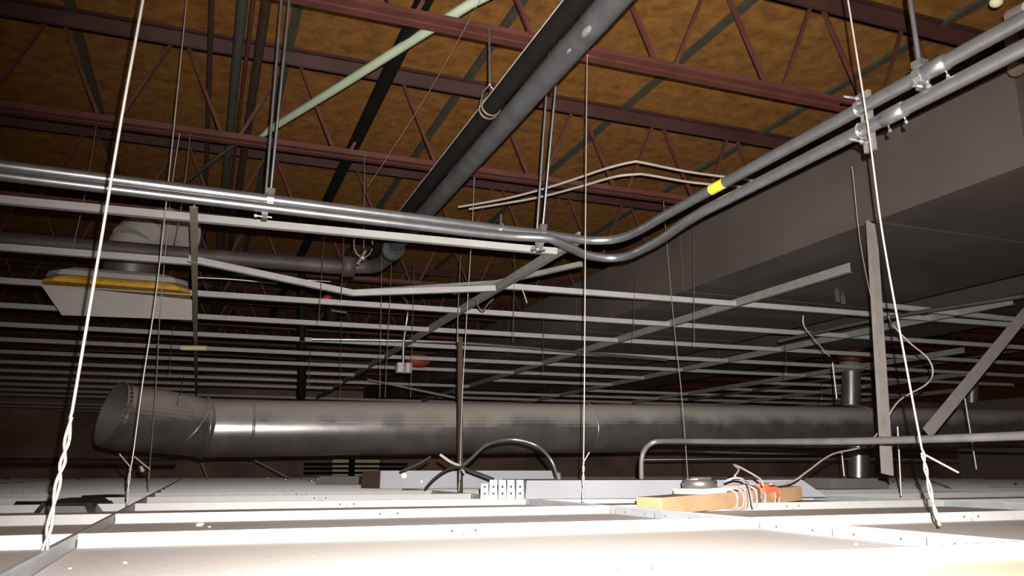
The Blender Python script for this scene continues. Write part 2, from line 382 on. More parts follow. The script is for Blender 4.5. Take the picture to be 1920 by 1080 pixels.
def coupling(par, c, d, L_=.05, screws=True):
    c = V(c); d = V(d).normalized()
    M('emt').tube([c-d*L_/2, c-d*L_/2*.98, c+d*L_/2*.98, c+d*L_/2], [R1+.0005, R1+.0022, R1+.0022, R1+.0005], 16).build('coupling', par)
    if screws:
        for s_ in (-1, 1):
            q = c+d*s_*L_*.36; dn = (V((0,0,-1))*.9+V((.3,0,0))).normalized()
            M('zinc').tube([q+dn*R1*.9, q+dn*(R1+.010), q+dn*(R1+.010), q+dn*(R1+.016)], [.0022,.0022,.0042,.0042], 8).build('set_screw', par)
coupling(ic, W(1.305, ax(1750, 117, 1.305).y, HC), (0,1,0), .06)
coupling(oc, W(1.305, ax(1675, 208, 1.305).y, HL), (0,1,0), .06)
p = ax(1347, 346, 1.305)
b = M('yellow'); b.tube([V((1.305, p.y-.032, z_)), V((1.305, p.y+.032, z_))], R1+.0006, 16, False); b.build('sticker', ic, label='yellow sticker with tiny grey print')
b = M('hole')
for q in range(5):
    yy = p.y+.002+q*.005
    a0 = -2.5
    b.add([V((1.305+(R1+.0012)*math.cos(a), yy+dy, z_+(R1+.0012)*math.sin(a))) for a, dy in ((a0,0),(a0,.0018),(a0+.75,.0018),(a0+.75,0))], [(0,1,2,3)])
b.build('sticker_print', ic)
# hangers: rod, clamp, bolt
def hanger(P, top, lab, rod_r=.0042, size=1.0, boltd=(-1,0,0), along=(1,0,0), rodoff=(0,0,0)):
    P = V(P); root = empty('conduit_hanger', P, lab, 'conduit hanger', 'rod hangers holding the conduits'); al = V(along)
    if top: M('emt').tube([P+V((0,0,R1+.006))+V(rodoff), V(top)] if P.z > ZC+.76 else [P+V((0,.022,0)), P+V((0,.022,.05)), V(top)], rod_r, 8).build('rod', root)
    n = 14; sd = al.cross(V((0,0,1))).normalized()
    ring = [P+(sd*math.cos(2*PI*i/n)+V((0,0,1))*math.sin(2*PI*i/n))*(R1+.0018) for i in range(n)]
    b = M('zinc')
    vs = [p_+al*s_*.009 for p_ in ring for s_ in (-1, 1)] + [P+(p_-P)*1.12+al*s_*.009 for p_ in ring for s_ in (-1, 1)]
    fs = []
    for i in range(n):
        j = (i+1) % n; fs += [(2*n+2*i, 2*n+2*i+1, 2*n+2*j+1, 2*n+2*j), (2*i, 2*n+2*i, 2*n+2*j, 2*j), (2*i+1, 2*j+1, 2*n+2*j+1, 2*n+2*i+1)]
    b.add(vs, fs); b.build('clamp_strap', root)
    b = M('zinc'); q = P+V((0,0,R1+.010)); b.bar(q-al*.012, q+al*.012, .022, .014); b.build('clamp_saddle', root)
    q = P-V((0,0,R1+.010)); bd = V(boltd)
    b = M('zinc'); b.bar(q-al*.008, q+al*.008, .02, .014); b.tube([q-bd*.02, q+bd*.024], .003, 8); b.tube([q+bd*.022, q+bd*.029], .0065, 6); b.build('clamp_bolt', root)
    return root
JB = HB+ZC
for (px_, py_, nm) in ((507, 372, 'left'), (1013, 442, 'near the bend')):
    pi = az(px_, py_, HC); yi = 2.322+(pi.x+.55)*(.064/1.5)
    hanger((pi.x, yi, z_), (pi.x+.01, 2.25, JB+.03), 'front threaded rod hanger on paired conduits, '+nm)
    hanger((pi.x-.012, yi, ZC+.750), (pi.x-.012, 2.285, JB+.03), 'rear threaded rod hanger on paired conduits, '+nm)
yy = ax(1725, 125, 1.305).y
hanger((1.305, yy, z_), (1.300, yy+.02, JB+.42), 'rod hanger on the upper conduit at the right, beside its coupling', along=(0,1,0), boltd=(-1,0,0), rod_r=.005)
p = ax(1610, 200, 1.305)
root = empty('strut_bracket', W(1.325, p.y, HC), 'bracket spanning both conduits behind the right slanting wire', 'conduit hanger')
b = M('galvdull'); b.box(W(1.3215, p.y-.014, HL-.045), W(1.331, p.y+.014, HC+.045)); b.build('strut_channel', root)
for Hc_ in (HC, HL):
    n = 14; b = M('zinc')
    b.tube([W(1.305+(R1+.002)*math.cos(2*PI*i/n), p.y, Hc_+(R1+.002)*math.sin(2*PI*i/n)) for i in range(n)], .0022, 6, closed=True); b.build('strap', root)
for (x, y) in ((1.305, HC+R1+.012), (1.305, HL-R1-.010)):
    b = M('zinc'); b.tube([W(x-.03, p.y+.01, y+.004), W(x+.016, p.y, y)], .0032, 8); b.tube([W(x-.002, p.y, y), W(x+.008, p.y, y)], .0075, 6); b.build('bolt', root)
P = az(937, 430, HC); yo = 2.384
b = M('zinc'); n = 14
b.tube([V((P.x+.006*math.sin(2*PI*i/n), yo+(R1+.003)*math.cos(2*PI*i/n), z_+(R1+.003)*math.sin(2*PI*i/n))) for i in range(n)], .003, 6, closed=True)
b.bar(V((P.x, yo, z_+R1)), V((P.x+.001, yo, z_+R1+.035)), .003, .01, V((0,1,0))); b.build('pipe_clip', label='small upright clip on the paired conduits left of the bend hanger', cat='clip')
# ------------------------------------------------------------------ pipes running away from the camera
SC = .82
gx = .92*SC; gh = 1.2*SC
gp = M('greypipe').tube([W(gx, .5, gh), W(gx, 3.42, gh)], .031, 18).build('sprinkler_pipe', label='thick dusty grey pipe crossing overhead at the top centre, ending at an elbow', cat='pipe')
for (x, y, a, l) in ((1104, 44, .030, .022), (1071, 70, .016, .012)):
    P = ax(x, y, gx-.012); t_ = V((gx, P.y, gh+ZC)); n_ = (EYE-t_); n_.y = 0; n_.normalize(); c_ = t_+n_*.029
    M('smear').ball(c_, 1, 10, (.009*a/.03, l, .009*a/.03), .12).build('white_smear', gp, label='whitish plaster smear')
M('greypipe').tube([W(gx, 3.42, gh), W(gx, 3.46, gh), W(gx, 3.461, gh), W(gx, 3.52, gh), W(gx, 3.521, gh), W(gx, 3.55, gh)], [.034,.034,.05,.05,.034,.034], 18).build('coupling', gp)
el = smooth([W(gx, 3.55, gh), W(gx, 3.72, gh-.002), W(gx-.04, 3.82, gh-.004), W(gx-.16, 3.86, gh-.004)], 5)
M('main').tube(el, .034, 16).build('elbow', gp)
dp = M('black').tube([W(.715, .5, 1.036), W(.717, 3.78, 1.036)], .026, 18).build('black_pipe', label='black pipe tucked beside and above the thick grey pipe', cat='pipe')
M('cord').tube([W(.6865, .5, 1.036), W(.6875, 3.5, 1.036)], .0016, 6).build('thin_cable', label='thin pale cable along the left edge of the black pipe', cat='cable')
# clevis hanger
cy = 2.05; cx = .716; ch = 1.036
root = empty('clevis_hanger', W(cx, cy, ch), 'clevis hanger with rod gripping the black pipe at upper centre', 'pipe hanger')
n = 20
for dy in (-.012, .012):
    M('band').tube([W(cx+.0285*math.cos(2*PI*i/n), cy+dy, ch+.0285*math.sin(2*PI*i/n)) for i in range(n)], .003, 6, closed=True).build('clevis_band', root)
M('zinc').tube([W(cx-.029, cy, ch+.01), W(cx-.02, cy, ch+.05), W(cx, cy, ch+.075), W(cx+.02, cy, ch+.05), W(cx+.029, cy, ch+.01)], .0025, 6).build('yoke', root)
M('zinc').ball(W(cx, cy, ch+.075), .006, 8).build('rod_nut', root)
M('wired').tube([W(cx, cy, ch+.075), W(.775, 2.23, HB+.02)], .0035, 8).build('rod', root)
# cross main
mp = M('main').tube([W(-3.2, 3.84, .943), W(gx-.15, 3.88, gh-.004)], .036, 16).build('sprinkler_main', label='dark horizontal pipe crossing behind boxed diffuser to the elbow', cat='pipe')
q = V((gx-.13, 3.86, gh+ZC-.004))
M('main').tube([q-V((.04,0,0)), q-V((.039,0,0)), q+V((.02,0,0)), q+V((.021,0,0))], [.037,.052,.052,.037], 16).build('coupling', mp)
# little brass cluster hung by wire at the elbow
P = ad(680, 483, 3.35); root = empty('pipe_fitting', P, 'small brassy fitting dangling on a wire left of the elbow', 'fitting')
M('zinc').ball(P+V((0,0,0)), .014, 8).build('fitting_body', root); M('zinc').tube([P+V((.01,0,.03)), P+V((-.02,0,-.03))], .007, 8).build('spout', root)
M('wired').tube([P+V((0.02*math.cos(t*.5)*2, 0, .06+.03*math.sin(t*.5)*2)) for t in range(13)], .0025, 6).build('wire_loop', root)
# others high up
def yline(x, y, H, r, mt, lab, y0=.6, y1=11, name='high_pipe', cat='pipe', flat=None):
    P = az(x, y, H); b = M(mt)
    if flat: b.box((P.x-flat/2, y0, P.z-.008), (P.x+flat/2, y1, P.z+.008))
    else: b.tube([(P.x, y0, P.z), (P.x, y1, P.z)], r, 12)
    return b.build(name, label=lab, cat=cat)
yline(795, 0, 1.5, .028, 'black', 'black pipe between the joist webs left of the thick grey pipe', .8, 9)
yline(455, 0, 1.62, .019, 'greygreen', 'grey conduit under the deck, left of the reddish strip', .8, 10, 'high_conduit', 'conduit')
yline(475, 0, 1.62, .008, 'red', 'thin reddish rod under the deck beside grey conduit', .8, 10, 'high_rod', 'rod')
yline(500, 0, 1.62, .018, 'brown', 'dark brown pipe under the deck nearest the pale green brace', .8, 9)
yline(397, 0, 1.62, .010, 'brown', 'thin dark rod under the deck, leftmost of the four parallel lines', .8, 9, 'high_rod', 'rod')
M('palegreen').tube([az(1180, -170, 1.47), az(960, -32, 1.47), az(884, 6, 1.47), az(640, 160, 1.47), az(510, 240, 1.47), az(482, 262, 1.45)], [.017,.017,.017,.017,.016,.006], 10).build('pale_green_brace', label='pale mint green pipe slanting through the joist webs at top', cat='pipe')
M('greygreen').tube([az(440, 270, 1.55), az(355, 335, 1.5), az(260, 388, 1.45)], .010, 8).build('faint_brace', label='faint grey green rod slanting behind the conduits at left', cat='rod')
for (pts, r, lab) in (([(860,388),(950,372),(1043,347),(1133,317),(1185,304),(1205,305),(1290,322),(1393,336),(1440,342)], .006, 'thin beige conduit arching behind the bend, upper of two'),
                      ([(880,392),(1000,372),(1080,352),(1150,332),(1190,327),(1215,328),(1290,341),(1360,348),(1420,352)], .006, 'thin beige conduit arching behind the bend, lower of two')):
    M('tape').tube(smooth([az(x, y, 1.34) for x, y in pts], 5), r, 8).build('beige_conduit', label=lab, cat='conduit', group='two thin beige arching conduits')
# pipe cluster in the top right corner
b = M('brown'); b.tube([az(1893, 40, 1.5), az(1905, 130, 1.05)], .02, 12); rt = b.build('corner_pipe', label='short dark pipe with pale caps in top right corner', cat='pipe')
M('cream').ball(az(1868, 4, 1.5), .022, 10, (1,1,.8)).build('pipe_cap', rt)
M('tape').tube([az(1895, 30, 1.45), az(1930, 12, 1.4)], .022, 12).build('sleeve', rt)
# ------------------------------------------------------------------ hanger wires
def hd_of(P): return (V(P)-EYE).dot(FH)
WG = 'tie wires hanging from the roof joists'
def wire(pix, bottom, lab, r=.0014, top=None, twist=0, tail=None, mt='wire', ext=True, name='hanger_wire'):
    """bottom: (x,y,H) anchor; pix: pixels from top down on the vertical plane through the anchor"""
    B = az(*bottom); hd = hd_of(B); pts = [av(x, y, hd) for x, y in pix]
    if top is not None: 
        T = az(*top); hdt = hd_of(T); n = len(pix); pts = []
        y0, y1 = top[1], bottom[1]
        for x, y in pix:
            t = (y-y0)/(y1-y0); pts.append(av(x, y, 1/((1-t)/hdt+t/hd)))
        pts = [T]+pts
    elif ext:
        d = (pts[0]-(pts[1] if len(pts) > 1 else B)); d = d/d.z if abs(d.z) > 1e-4 else V((0,0,1)); pts = [pts[0]+d*(HB+ZC+.01-pts[0].z)]+pts
    pts.append(B); fine = smooth(pts, 8) if len(pts) > 2 else pts
    root = empty(name, B, lab, 'hanger wire', WG)
    if twist:
        out = []; 
        seg = [fine[0]]
        for a, c_ in zip(fine, fine[1:]):
            k = max(1, int((c_-a).length/.006)) if c_.z < B.z+twist+.05 else 1
            seg += [a.lerp(c_, i/k) for i in range(1, k+1)]
        w1, w2 = [], []
        for q in seg:
            h_ = q.z-B.z
            if h_ < twist:
                a = h_/.034*PI+.6*math.sin(h_*60); e = V((math.cos(a), math.sin(a), 0))*r*1.25; w1.append(q+e); w2.append(q-e)
            else: w1.append(q)
        if tail is not None and w2: w2 = [av(tail[0], tail[1], hd)] + w2
        M(mt).tube(w1, r, 8).build('wire_strand', root)
        if len(w2) > 2: M(mt).tube(w2, r, 8).build('twisted_end', root)
    else: M(mt).tube(fine, r, 6).build('wire_strand', root)
    return root
GT = -.094
wire([(268,0),(229,215),(183,490),(128,812),(112,890),(98,960)], (84,1032,GT), 'thickest bright slanting wire at the left, twisted above the nearest tee', .0020, twist=.16)
wire([(350,0),(300,490),(268,715),(250,850),(243,890)], (238,948,GT), 'bright slanting wire second from left, passing in front of the duct opening', .0019, twist=.10, tail=(224,851))
wire([(337,250),(320,370),(300,593),(293,720)], (277,921,GT), 'thinner wire third from the left, crossing the duct elbow', .0019, twist=.12, top=(337,250,HB))
wire([(357,250),(347,337),(335,420)], (329,455,.80), 'short wire holding the strap beside the round elbow', .002, top=(357,250,HB))
wire([(393,393),(380,440)], (370,470,.9), 'faint thin wire right of the end-on runner', .0012, mt='wired', top=(398,370,HB))
wire([(180,240),(158,370)], (134,473,.85), 'faint dark wire left of the boxed diffuser', .002, mt='wired', top=(182,236,HB))
wire([(683,300),(683,380)], (682,465,.85), 'short wire hanging down to the brassy fitting', .0014, top=(684,292,HB))
wire([(1101,112),(1098,400),(1096,700),(1094,880)], (1093,941,GT), 'straight upright wire in the centre below the bend', .0019, twist=.12, tail=(1105,848), top=(1103,106,HB))
wire([(889,338),(885,430),(868,720),(863,870)], (860,921,GT), 'upright wire left of centre, ending beside the brown post', .0020, twist=.14, top=(890,335,HB))
wire([(1245,392),(1262,590),(1278,740)], (1290,898,-.033), 'thin wire right of centre, ending behind the lamp housing', .0017, top=(1245,388,1.3))
wire([(1590,0),(1628,240),(1655,440),(1700,690),(1736,880),(1750,945)], (1762,985,GT), 'bright slanting wire at right crossing both conduits, twisted at bottom', .0019, twist=.13, tail=(1797,886))
wire([(1600,332),(1614,460),(1640,590)], (1652,650,.36), 'faint thin wire just left of the hanging strut', .001, mt='wired', top=(1597,312,.87))
wire([(895,10),(800,180)], (690,350,1.0), 'thin stray wire slanting across the joists at top', .0012, mt='wired', top=(900,0,1.4))
wire([(863,495),(859,580)], (858,640,.5), 'thin rod wire coming down onto the brown post', .0022, mt='tape', top=(864,480,1.2))
fa = [(607,450,598,600,.5),(583,640,578,720,.3),(640,560,638,745,.3),(716,470,712,745,.3),(735,480,722,745,.3),(776,505,770,745,.3),(645,430,640,560,.6),(965,480,962,640,.5),(1190,520,1188,640,.45),(300,610,296,645,.5),(325,600,318,700,.35),(345,700,338,745,.2),(1020,560,1018,700,.4),(1300,430,1302,640,.45),(1472,620,1474,700,.35),(1540,700,1541,748,.25)]
for i, (x0, y0, x1, y1, H) in enumerate(fa):
    wire([(x0, y0)], (x1, y1, H), 'faint distant wire in the dark, %s of those counted from the left' % nth(sorted(fa).index(fa[i])), .0012, mt='wired', top=(x0, y0, 1.0), name='distant_wire')
for (a, b_, H, lab, r) in (((1561,680),(1569,748),.3,'pale rod above the round duct left of the shiny riser',.004), ((1806,728),(1831,880),0.01,'pale slanting rod right of the diagonal brace',.0035), ((1578,845),(1583,893),-.01,'short bright rod under the round duct left of the shiny riser',.004), ((1683,800),(1690,930),-.09,'thin slanting rod at the foot of the hanging strut',.0035)):
    d = hd_of(az(b_[0], b_[1], H)); d = min(abs(d), 4.2); d = 3.6 if H > -.05 else 3.0
    M('wire').tube([av(*a, d), av(*b_, d)], r*.9, 8).build('pale_rod', label=lab, cat='rod')
# ------------------------------------------------------------------ boxed diffuser and elbow
X0, X1, Y0, Y1, ZB = -.70, -.095, 3.85, 4.50, HG+.004
root = empty('ceiling_diffuser', W((X0+X1)/2, (Y0+Y1)/2, ZB), 'square boxed air diffuser with yellow insulation edge hanging in the upper grid', 'air diffuser')
b = M('panb'); f4 = [ay(76, 533, 3.85), ay(360, 562, 3.85), ay(360, 600, 3.93), ay(116, 591, 3.95)]
bk = [V((f4[0].x, 4.45, f4[0].z)), V((f4[1].x, 4.45, f4[1].z)), V((f4[2].x, 4.45, f4[2].z+.11)), V((f4[3].x, 4.45, f4[3].z+.11))]
b.add(f4+bk, [(0,1,2,3), (4,7,6,5), (0,4,5,1), (3,2,6,7), (0,3,7,4), (1,5,6,2)]); b.build('face_panel', root)
def frustum(b, x0, x1, y0, y1, z0, z1, ins):
    vs = []
    for (z, k) in ((z0, 0), ((z0*.55+z1*.45), ins*.12), ((z0*.2+z1*.8), ins*.5), (z1, ins)):
        c = .05+k*.6; a0, a1, c0, c1 = x0+k, x1-k, y0+k, y1-k
        vs += [W(a0+c, c0, z), W(a1-c, c0, z), W(a1, c0+c, z), W(a1, c1-c, z), W(a1-c, c1, z), W(a0+c, c1, z), W(a0, c1-c, z), W(a0, c0+c, z)]
    fs = [(i*8+j, i*8+(j+1) % 8, (i+1)*8+(j+1) % 8, (i+1)*8+j) for i in range(3) for j in range(8)] + [tuple(range(8))[::-1], tuple(range(24, 32))]
    b.add(vs, fs)
b = M('insul'); frustum(b, X0, X1, Y0, Y1, ZB+.004, ZB+.040, .03); b.build('insulation', root, label='yellow insulation edge')
b = M('pan'); frustum(b, X0+.012, X1-.012, Y0+.012, Y1-.012, ZB+.0405, ZB+.092, .07); b.build('backing', root)
P = ay(247, 500, 4.17); cx = P.x
b = M('galv'); b.tube([W(cx, 4.17, ZB+.0955), W(cx, 4.17, 1.02)], .125, 28); b.build('collar', root)
root = empty('duct_elbow', W(cx, 4.17, 1.03), 'pale round sheet metal elbow on top of the boxed diffuser', 'duct')
cen = [W(cx, 4.17, 1.022), W(cx+.01, 4.18, 1.07), W(cx+.05, 4.21, 1.14), W(cx+.12, 4.27, 1.18), W(cx+.22, 4.35, 1.19)]
for i in range(4):
    M('pan').tube([cen[i], cen[i].lerp(cen[i+1], .97)], [.128, .126], 28).build('gore', root)
M('zinc').box(az(331, 448, .95)-V((.012,.004,.0)), az(331, 448, .95)+V((.012,.004,.07))).build('strap', root) if False else None
b = M('zinc'); P = ad(328, 462, 4.0); b.bar(P+V((-.012,0,-.04)), P+V((.02,0,.06)), .025, .003, V((0,1,0))); b.build('strap_clip', root, label='bright strap clip')
# ------------------------------------------------------------------ round duct
PA, PB, PC = ad(392, 803, 5.0), ad(1440, 803, 6.45), ad(2000, 795, 7.6)
ax_ = (PB-PA).normalized(); PC = PA+ax_*7.4; RR = .178
root = empty('round_duct', PA.lerp(PC, .4)-V((0,0,RR)), 'long galvanised round duct lying across the view with an open flared end', 'duct')
L_ = (PC-PA).length; cuts = [0, .26, 2.62, 5.2, L_]
for i in range(4):
    P, Q = PA+ax_*cuts[i], PA+ax_*(cuts[i+1]-.004)
    n = 12; M('duct').tube([P.lerp(Q, j/n) for j in range(n+1)], RR, 48, caps=False).build('duct_section', root)
def ringat(P, d, R_, w_=.008): return M('duct').tube([P-d*w_, P-d*w_*.5, P+d*w_*.5, P+d*w_], [R_+.0005, R_+.006, R_+.006, R_+.0005], 48, False)
for c_ in cuts[1:4]: ringat(PA+ax_*(c_-.002), ax_, RR).build('bead', root)
for dd in (-.06, -.02): ringat(PA+ax_*(dd+.03), (ax_+V((0,.12*(dd+.04)*10,0))).normalized(), RR).build('bead', root)
# flared / angled end piece, open
EN = ad(209, 776, 4.60); dd = (EN-PA).normalized()
mid = PA.lerp(EN, .12)
b = M('duct'); path = [PA+ax_*.0, PA-ax_*.04, mid, PA.lerp(EN, .3), PA.lerp(EN, .6), PA.lerp(EN, .86)-V((0,0,.010)), EN]
b.tube(path, [RR, RR, RR+.003, RR+.006, RR+.009, RR+.011, RR+.012], 48, False)
end = b.build('end_elbow', root, label='open angled duct end')
nr = 48
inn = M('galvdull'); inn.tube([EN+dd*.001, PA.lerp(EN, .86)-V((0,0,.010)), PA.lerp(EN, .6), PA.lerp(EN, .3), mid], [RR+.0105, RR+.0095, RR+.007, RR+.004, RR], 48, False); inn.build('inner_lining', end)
q1 = PA.lerp(EN, .22); ringat(q1, (dd*.8+ax_*-.1+V((0,0,.5))).normalized(), RR+.012, .007).build('bead', end)
ringat(PA.lerp(EN, .06), (dd-ax_).normalized(), RR+.006, .007).build('bead', end)
de = (EN-(PA.lerp(EN, .86)-V((0,0,.010)))).normalized(); u = de.cross(V((0,0,1))).normalized(); q_ = de.cross(u); b = M('galv')
for j in range(40):
    a0 = 2*PI*j/40; a1 = a0+2*PI/40*.75; r1 = RR+.013; r2 = RR+.0105; b.use('zinc' if j % 2 else 'galv')
    e = [EN+(u*math.cos(a)+q_*math.sin(a))*rr+de*o_ for a, rr, o_ in ((a0, r1, -.03), (a1, r1, -.03), (a1, r2, .008), (a0, r2, .008))]
    b.add(e, [(0,1,2,3)])
b.build('crimped_edge', end)
# ------------------------------------------------------------------ hanging strut, brace, posts
P, Q = ad(1634, 418, 2.55), ad(1664, 890, 2.25)
b = M('strut'); b.prof(P, Q, [(-.022,-.001),(.022,-.001),(.022,.012),(.0205,.012),(.0205,.001),(-.022,.001)], V((0,-1,0))); b.use('hole')
for (t, o) in ((.12, .004), (.3, -.003), (.78, .002), (.81, -.004)):
    c = P.lerp(Q, t); b.disc(c+V((o, -.0035, 0)), (0,-1,0), .0018)
b.build('hanging_strut', label='upright pale angle strut hanging from duct corner to the lower grid', cat='metal strut')
b = M('strut'); b.prof(ad(1925, 585, 3.05), ad(1738, 812, 2.6), [(-.02,-.001),(.02,-.001),(.02,.001),(-.02,.001)], V((0,-1,.2))); b.build('diagonal_brace', label='flat grey brace slanting up to the right frame edge', cat='metal brace')
b = M('brown'); P = az(863, 915, -.1); d = 4.0; P = av(863, 918, d); Q = av(862, 632, d); b.bar(V((P.x, P.y, .0)), Q, .022, .022, V((0,1,0))); b.build('brown_post', label='slim dark brown upright post left of centre', cat='post')
for (x0, y0, y1, wd, lab, d) in ((567, 480, 655, .05, 'dark vertical pipe drop left of the red valve', 5), (566, 655, 745, .07, 'dark lower pipe drop behind the round duct', 6.5)):
    M('black').tube([av(x0, y0, d), av(x0-1, y1, d)], wd/2, 12).build('pipe_drop', label=lab, cat='pipe')
M('runnerup').prof(ad(690, 712, 6.5), ad(850, 745, 6.2), [(-.01,-.008),(.01,-.008),(.01,.008),(-.01,.008)]).build('angle_strip', label='thin loose strip sloping down to the round duct top', cat='metal strip')
# far horizontal conduits / pipes
def pipe(pts, r, mt, name, lab, cat='pipe', n=10, par=None):
    return M(mt).tube(smooth([ad(*p) for p in pts], 4) if len(pts) > 2 else [ad(*p) for p in pts], r, n).build(name, label=lab, cat=cat, parent=par)
pipe([(585,636,4.9),(850,642,5.1),(1100,662,5.4),(1250,675,5.6)], .010, 'emt', 'far_conduit', 'shiny thin far conduit crossing behind the brown post', 'conduit')
pipe([(360,520,5.6),(440,524,5.7),(520,532,5.8)], .009, 'emt', 'far_conduit', 'short shiny far conduit right of boxed diffuser', 'conduit')
pipe([(430,515,5.8),(620,528,6.0)], .006, 'emt', 'far_conduit', 'thin shiny far conduit under the bent tee', 'conduit')
for i, (y, a) in enumerate(((652,'upper'),(662,'middle'),(671,'lower'))):
    pipe([(100,y-6,7.0),(420,y+4,7.6),(700,y+22,8.2)], .010 if i else .014, 'emt' if i != 1 else 'main', 'far_conduit', '%s of three far pipes crossing the dark at left' % a, 'conduit')
pipe([(340,652,5.0),(388,653,5.0)], .016, 'cream', 'far_lamp_tube', 'small bright brassy piece beside the end-on runner', 'fitting')
pipe([(0,540-45,7),(240,515,7.2),(420,540,7.5)], .03, 'brown', 'far_pipe', 'faint brown pipe behind the boxed diffuser', 'pipe')
pipe([(0,865,6.2),(330,868,6.6)], .03, 'brown', 'far_pipe', 'brown pipe low at the left below the open duct end', 'pipe')
pipe([(1290,750,8.6),(1600,705,7.6),(1920,655,6.6)], .013, 'main', 'far_conduit', 'dull conduit rising to the right behind hanging strut', 'conduit')
pipe([(1460,640,4.6),(1640,600,4.2),(1920,555,3.7)], .011, 'main', 'far_conduit', 'dull conduit below the big duct rising to the right edge', 'conduit')
pipe([(1100,838,6.3),(1440,850,6.3),(1640,846,6.3),(1920,852,6.4)], .012, 'emt', 'far_conduit', 'shiny conduit below the round duct, upper of two', 'conduit')
pipe([(1200,862,6.6),(1500,860,6.5),(1920,864,6.5)], .008, 'emt', 'far_conduit', 'thin conduit below the round duct, lower of two', 'conduit')
# near conduit with a 90 degree drop
nc = pipe([(1203,897,3.0),(1203,865,3.0),(1208,845,3.0),(1222,831,2.98),(1250,827,2.94),(1400,828,2.6),(1600,827,2.15),(1780,822,1.85),(1960,815,1.62),(2300,800,1.25)], .0095, 'main2', 'bent_conduit', 'dull steel conduit bending down into the lamp housing and running right', 'conduit', 12)
# shiny risers with red and green collars
D = 6.6
def riser(x, y0, y1, wpx, lab, extra=True):
    c = (D, ); r = wpx/2*D/FP
    root = empty('shiny_riser', av(x, y1, D), lab, 'pipe')
    M('galv').tube([av(x, y0, D), av(x, y1, D)], r, 20).build('riser_pipe', root)
    if extra:
        M('green').tube([av(x, 681, D), av(x, 696, D)], r*1.25, 20).build('green_collar', root)
        M('redk').tube([av(x, 640, D), av(x, 680, D)], r*1.35, 20).build('red_collar', root)
    return root
riser(1596, 690, 760, 34, 'shiny vertical riser with green and red collars above the round duct')
root = riser(1610, 838, 896, 36, 'crinkled shiny riser below the round duct at right', False)
for i in range(7): M('galv').tube([av(1610, 842+i*8, D), av(1610, 845+i*8, D)], .087, 20).build('crinkle', root)
riser(1822, 716, 756, 22, 'faint vertical riser right of the diagonal brace', False)
# red devices and junction box
root = empty('valve', ad(618, 560, 5.2), 'small bright red valve wheel on dark fittings left of centre', 'valve')
M('redp').ball(ad(614, 560, 5.2), .034, 10, (1,.8,.8)).build('red_wheel', root)
M('black').tube([ad(622, 530, 5.3), ad(622, 606, 5.3)], .045, 12).build('valve_body', root)
M('zinc').tube([ad(622, 582, 5.2), ad(650, 586, 5.2)], .008, 8).build('stem', root)
M('redo').ball(ad(785, 676, 6.2), .09, 12, (1.1,.6,.62)).build('alarm_bell', label='dull orange red rounded device right of the junction box', cat='alarm')
root = empty('junction_box', ad(757, 690, 5.0), 'white junction box on a bent conduit drop left of centre', 'junction box')
P = ad(757, 690, 5.0); M('white').box(P-V((.045,.03,.03)), P+V((.045,.03,.03))).build('box', root)
M('emt').tube(smooth([ad(746,548,5.1), ad(762,565,5.05), ad(764,590,5.0), ad(757,640,5.0), ad(756,683,5.0)], 5), .008, 8).build('conduit_drop', root)
M('zinc').box(P+V((-.012,-.036,-.035)), P+V((.008,-.0305,.03))).build('cover_clip', root)
# ------------------------------------------------------------------ things on the lower ceiling
ZT = .0172
def ubox(b, F0, F1, z0, z1, dep, tl=0, tr=0, tf=.01):   # box whose front runs F0 -> F1, ends tapering by tl / tr
    F0, F1 = V((F0.x, F0.y, 0)), V((F1.x, F1.y, 0)); u = (F1-F0).normalized(); v = V((-u.y, u.x, 0)); Z = V((0, 0, 1))
    vs = [F0+Z*z0, F1+Z*z0, F1+v*dep+Z*z0, F0+v*dep+Z*z0,
          F0+u*tl+v*tf+Z*z1, F1-u*tr+v*tf+Z*z1, F1-u*tr+v*(dep-tf)+Z*z1, F0+u*tl+v*(dep-tf)+Z*z1]
    return b.add(vs, [(0,3,2,1),(4,5,6,7),(0,1,5,4),(1,2,6,5),(2,3,7,6),(3,0,4,7)])
ZG = .0387
F0, F1 = az(985, 936, GT), az(1550, 932, GT); u_ = (F1-F0).normalized(); u_.z = 0; v_ = V((-u_.y, u_.x, 0))
t1 = empty('light_housing', (F0+F1)/2, 'long grey lamp housing behind the wooden block', 'lamp housing', 'lamp housings lying on the lower grid')
ubox(M('troffer'), F0, F1, ZG, ZG+.060, .5, .012, .075, .03).build('housing', t1)
for q in range(5):
    G0 = F0-u_*(.030*(5-q)+.002)+v_*(.004*(q % 2)); G1 = G0+u_*.028
    b = M('zinc' if q == 2 else 'galv'); ubox(b, G0, G1, ZG, ZG+.062-(.012 if q == 0 else 0), .012, .002, .002, .002)
    for zz in (.018, .04): b.use('hole').disc((G0+G1)/2-v_*.0006+V((0,0,ZG-(G0.z+G1.z)/2+zz)), -v_, .004)
    b.build('end_tab', t1, label='bright punched end tab')
F0, F1 = az(712, 916, GT), az(1046, 915, GT); u_ = (F1-F0).normalized(); v_ = V((-u_.y, u_.x, 0)); v_.normalize()
t0 = empty('light_housing', (F0+F1)/2, 'grey lamp housing left of the flexible conduit arc, with round glint', 'lamp housing', 'lamp housings lying on the lower grid')
ubox(M('troffer'), F0, F1, ZG, ZG+.092, .4, .0, .03).build('housing', t0)
M('brown').box((0,0,0),(0,0,0)) if False else ubox(M('brown'), F0-u_*.10+v_*.05, F0-u_*.001, ZG, ZG+.090, .30, .0, .0).build('brown_end', t0, label='brown end face')
for (x, r) in ((757, .014), (790, .006)):
    c_ = az(x, 916, GT); c_.z = ZG+(.066 if r > .01 else .035); c_ -= v_*(-.002 if r > .01 else .002)
    M('wire').tube([c_-v_*.003, c_+v_*.012], r, 14).build('knockout_disc', t0, label='pale knockout disc')
F0, F1 = az(1560, 917, GT), az(1668, 916, GT)
